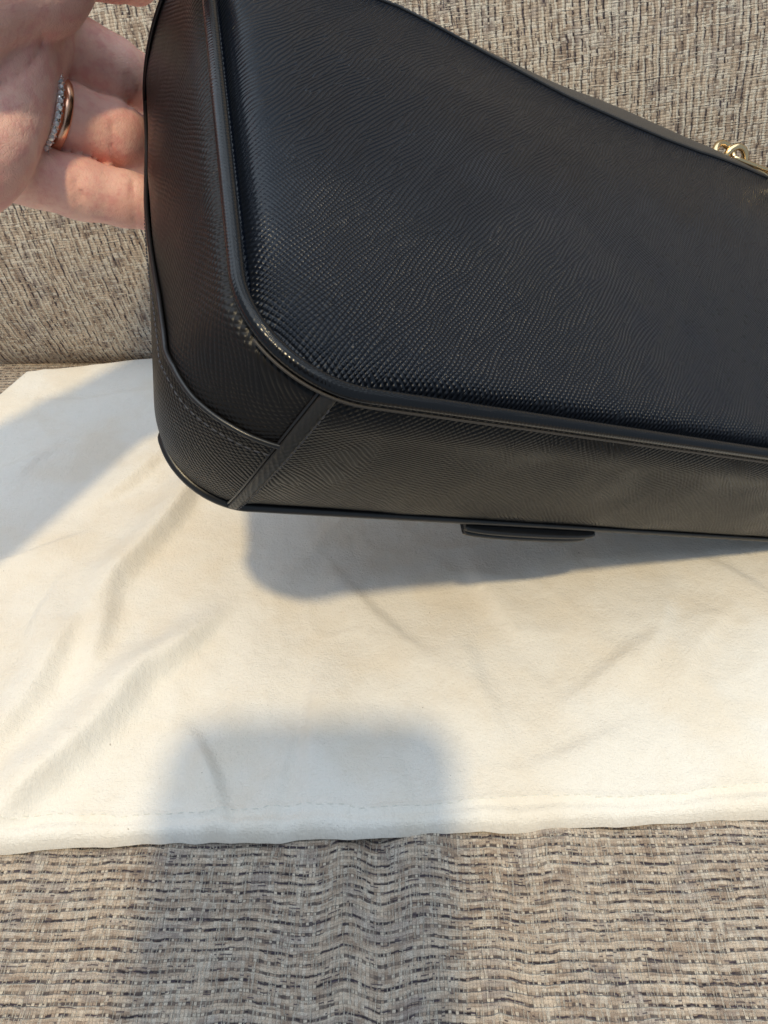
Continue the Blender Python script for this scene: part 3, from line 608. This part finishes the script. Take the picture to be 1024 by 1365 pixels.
def ringw(c, ax, r, wdt, thick, mat, name, label, tilt=(0, 0, 0)):
    ax = unit(np.asarray(ax) + np.asarray(tilt)); e1 = unit(np.cross(ax, (0, 0, 1))); e2 = np.cross(ax, e1)
    n_ = 72; th_ = np.linspace(0, 2 * np.pi, n_, endpoint=False)[:, None, None]
    prof_ = [(math.cos(a0) * wdt / 2, math.sin(a0) * thick / 2 + (thick * .3 if math.sin(a0) > 0 else 0) * math.sin(a0)) for a0 in np.linspace(0, 2 * np.pi, 14, endpoint=False)]
    pf = np.array(prof_)[None]; rad = r + pf[..., 1:2]
    Pp = (np.cos(th_) * e1 + np.sin(th_) * e2) * rad + pf[..., 0:1] * ax
    f = gridfaces(n_, 14, True).tolist() + [[(n_ - 1) * 14 + j, j, (j + 1) % 14, (n_ - 1) * 14 + (j + 1) % 14] for j in range(14)]
    o = mesh(name, Pp, f, mat); o.location = c.tolist(); return tag(o, label, 'ring'), e1, e2, ax
fr_ = fingers[2]; A3, B3 = fr_[0][:3] * D, fr_[1][:3] * D; axr = unit(unit(B3 - A3) + .10 * np.array([0, -SQ, -SQ]))
cr1 = W(75, 154, 1.53); cr2 = W(62.5, 150., 1.488)
gold, _, _, _ = ringw(cr1, axr, .0690 * D, .0030, .0012, M_rose, 'gold_ring', 'plain polished rose gold band on the ring finger')
M_dia = NT('diamond').set(Base_Color=(.95, .95, .97), Roughness=.03, Metallic=.0, Transmission_Weight=.35, IOR=2.4, Specular_IOR_Level=.9)
dia, e1, e2, axd = ringw(cr2, axr, .0725 * D, .0020, .0009, M_silver, 'diamond_ring', 'narrow silver ring set with small clear stones beside the gold band')
bm = bmesh.new(); bmesh.ops.create_icosphere(bm, subdivisions=1, radius=.00085); sm = bpy.data.meshes.new('stone'); bm.to_mesh(sm); bm.free(); sm.materials.append(M_dia)
bm = bmesh.new(); bmesh.ops.create_icosphere(bm, subdivisions=1, radius=.00026); bd = bpy.data.meshes.new('claw'); bm.to_mesh(bd); bd.materials.append(M_silver); bm.free()
ns = 34
for i in range(ns):
    a0 = 2 * math.pi * i / ns; rad = .0725 * D + .00075
    o = bpy.data.objects.new('stone', sm); sc.collection.objects.link(o); o.parent = dia
    o.location = ((math.cos(a0) * e1 + math.sin(a0) * e2) * rad).tolist(); o.rotation_euler = (a0 * 3, a0 * 5, a0)
    for sgn in (-1, 1):
        a1 = a0 + math.pi / ns; o = bpy.data.objects.new('claw', bd); sc.collection.objects.link(o); o.parent = dia
        o.location = ((math.cos(a1) * e1 + math.sin(a1) * e2) * (rad + .0005) + sgn * .0007 * axd).tolist()

# ------------------------------------------------------------------ the phone that takes the picture (behind the lens)
M_case = plain('dark_rubber', (.03, .03, .035), .5)
def rbox(name, sx_, sy_, sz_, rr, mat, parent=None, loc=(0, 0, 0)):
    bm = bmesh.new(); n_ = 8; pts = []
    for cx, cy, a0 in ((1, 1, 0), (-1, 1, 90), (-1, -1, 180), (1, -1, 270)):
        for i in range(n_ + 1):
            a_ = math.radians(a0 + 90 * i / n_); pts.append((cx * (sx_ / 2 - rr) + rr * math.cos(a_), cy * (sy_ / 2 - rr) + rr * math.sin(a_)))
    f = bm.faces.new([bm.verts.new((x_ + loc[0], y_ + loc[1], loc[2] - sz_ / 2)) for x_, y_ in pts])
    r_ = bmesh.ops.extrude_face_region(bm, geom=[f]); bmesh.ops.translate(bm, verts=[e for e in r_['geom'] if isinstance(e, bmesh.types.BMVert)], vec=(0, 0, sz_))
    bmesh.ops.recalc_face_normals(bm, faces=bm.faces); me = bpy.data.meshes.new(name); bm.to_mesh(me); bm.free()
    return link(name, me, mat, parent)
ph_ = bpy.data.objects.new('phone', None); sc.collection.objects.link(ph_)
ph_.location = camw(0, 0, -.035).tolist(); ph_.rotation_euler = (math.radians(45), 0, 0); bpy.context.view_layer.update()
def pch(o): o.matrix_parent_inverse = Matrix.Identity(4); return o
pch(rbox('case', .076, .150, .008, .013, M_case, ph_, (-.0285, -.050, .004)))
pch(rbox('screen', .070, .144, .0006, .010, plain('glass_screen', (.01, .01, .012), .08), ph_, (-.0285, -.050, .0085)))
tag(ph_, 'dark phone held above the seat, taking the picture', 'phone')
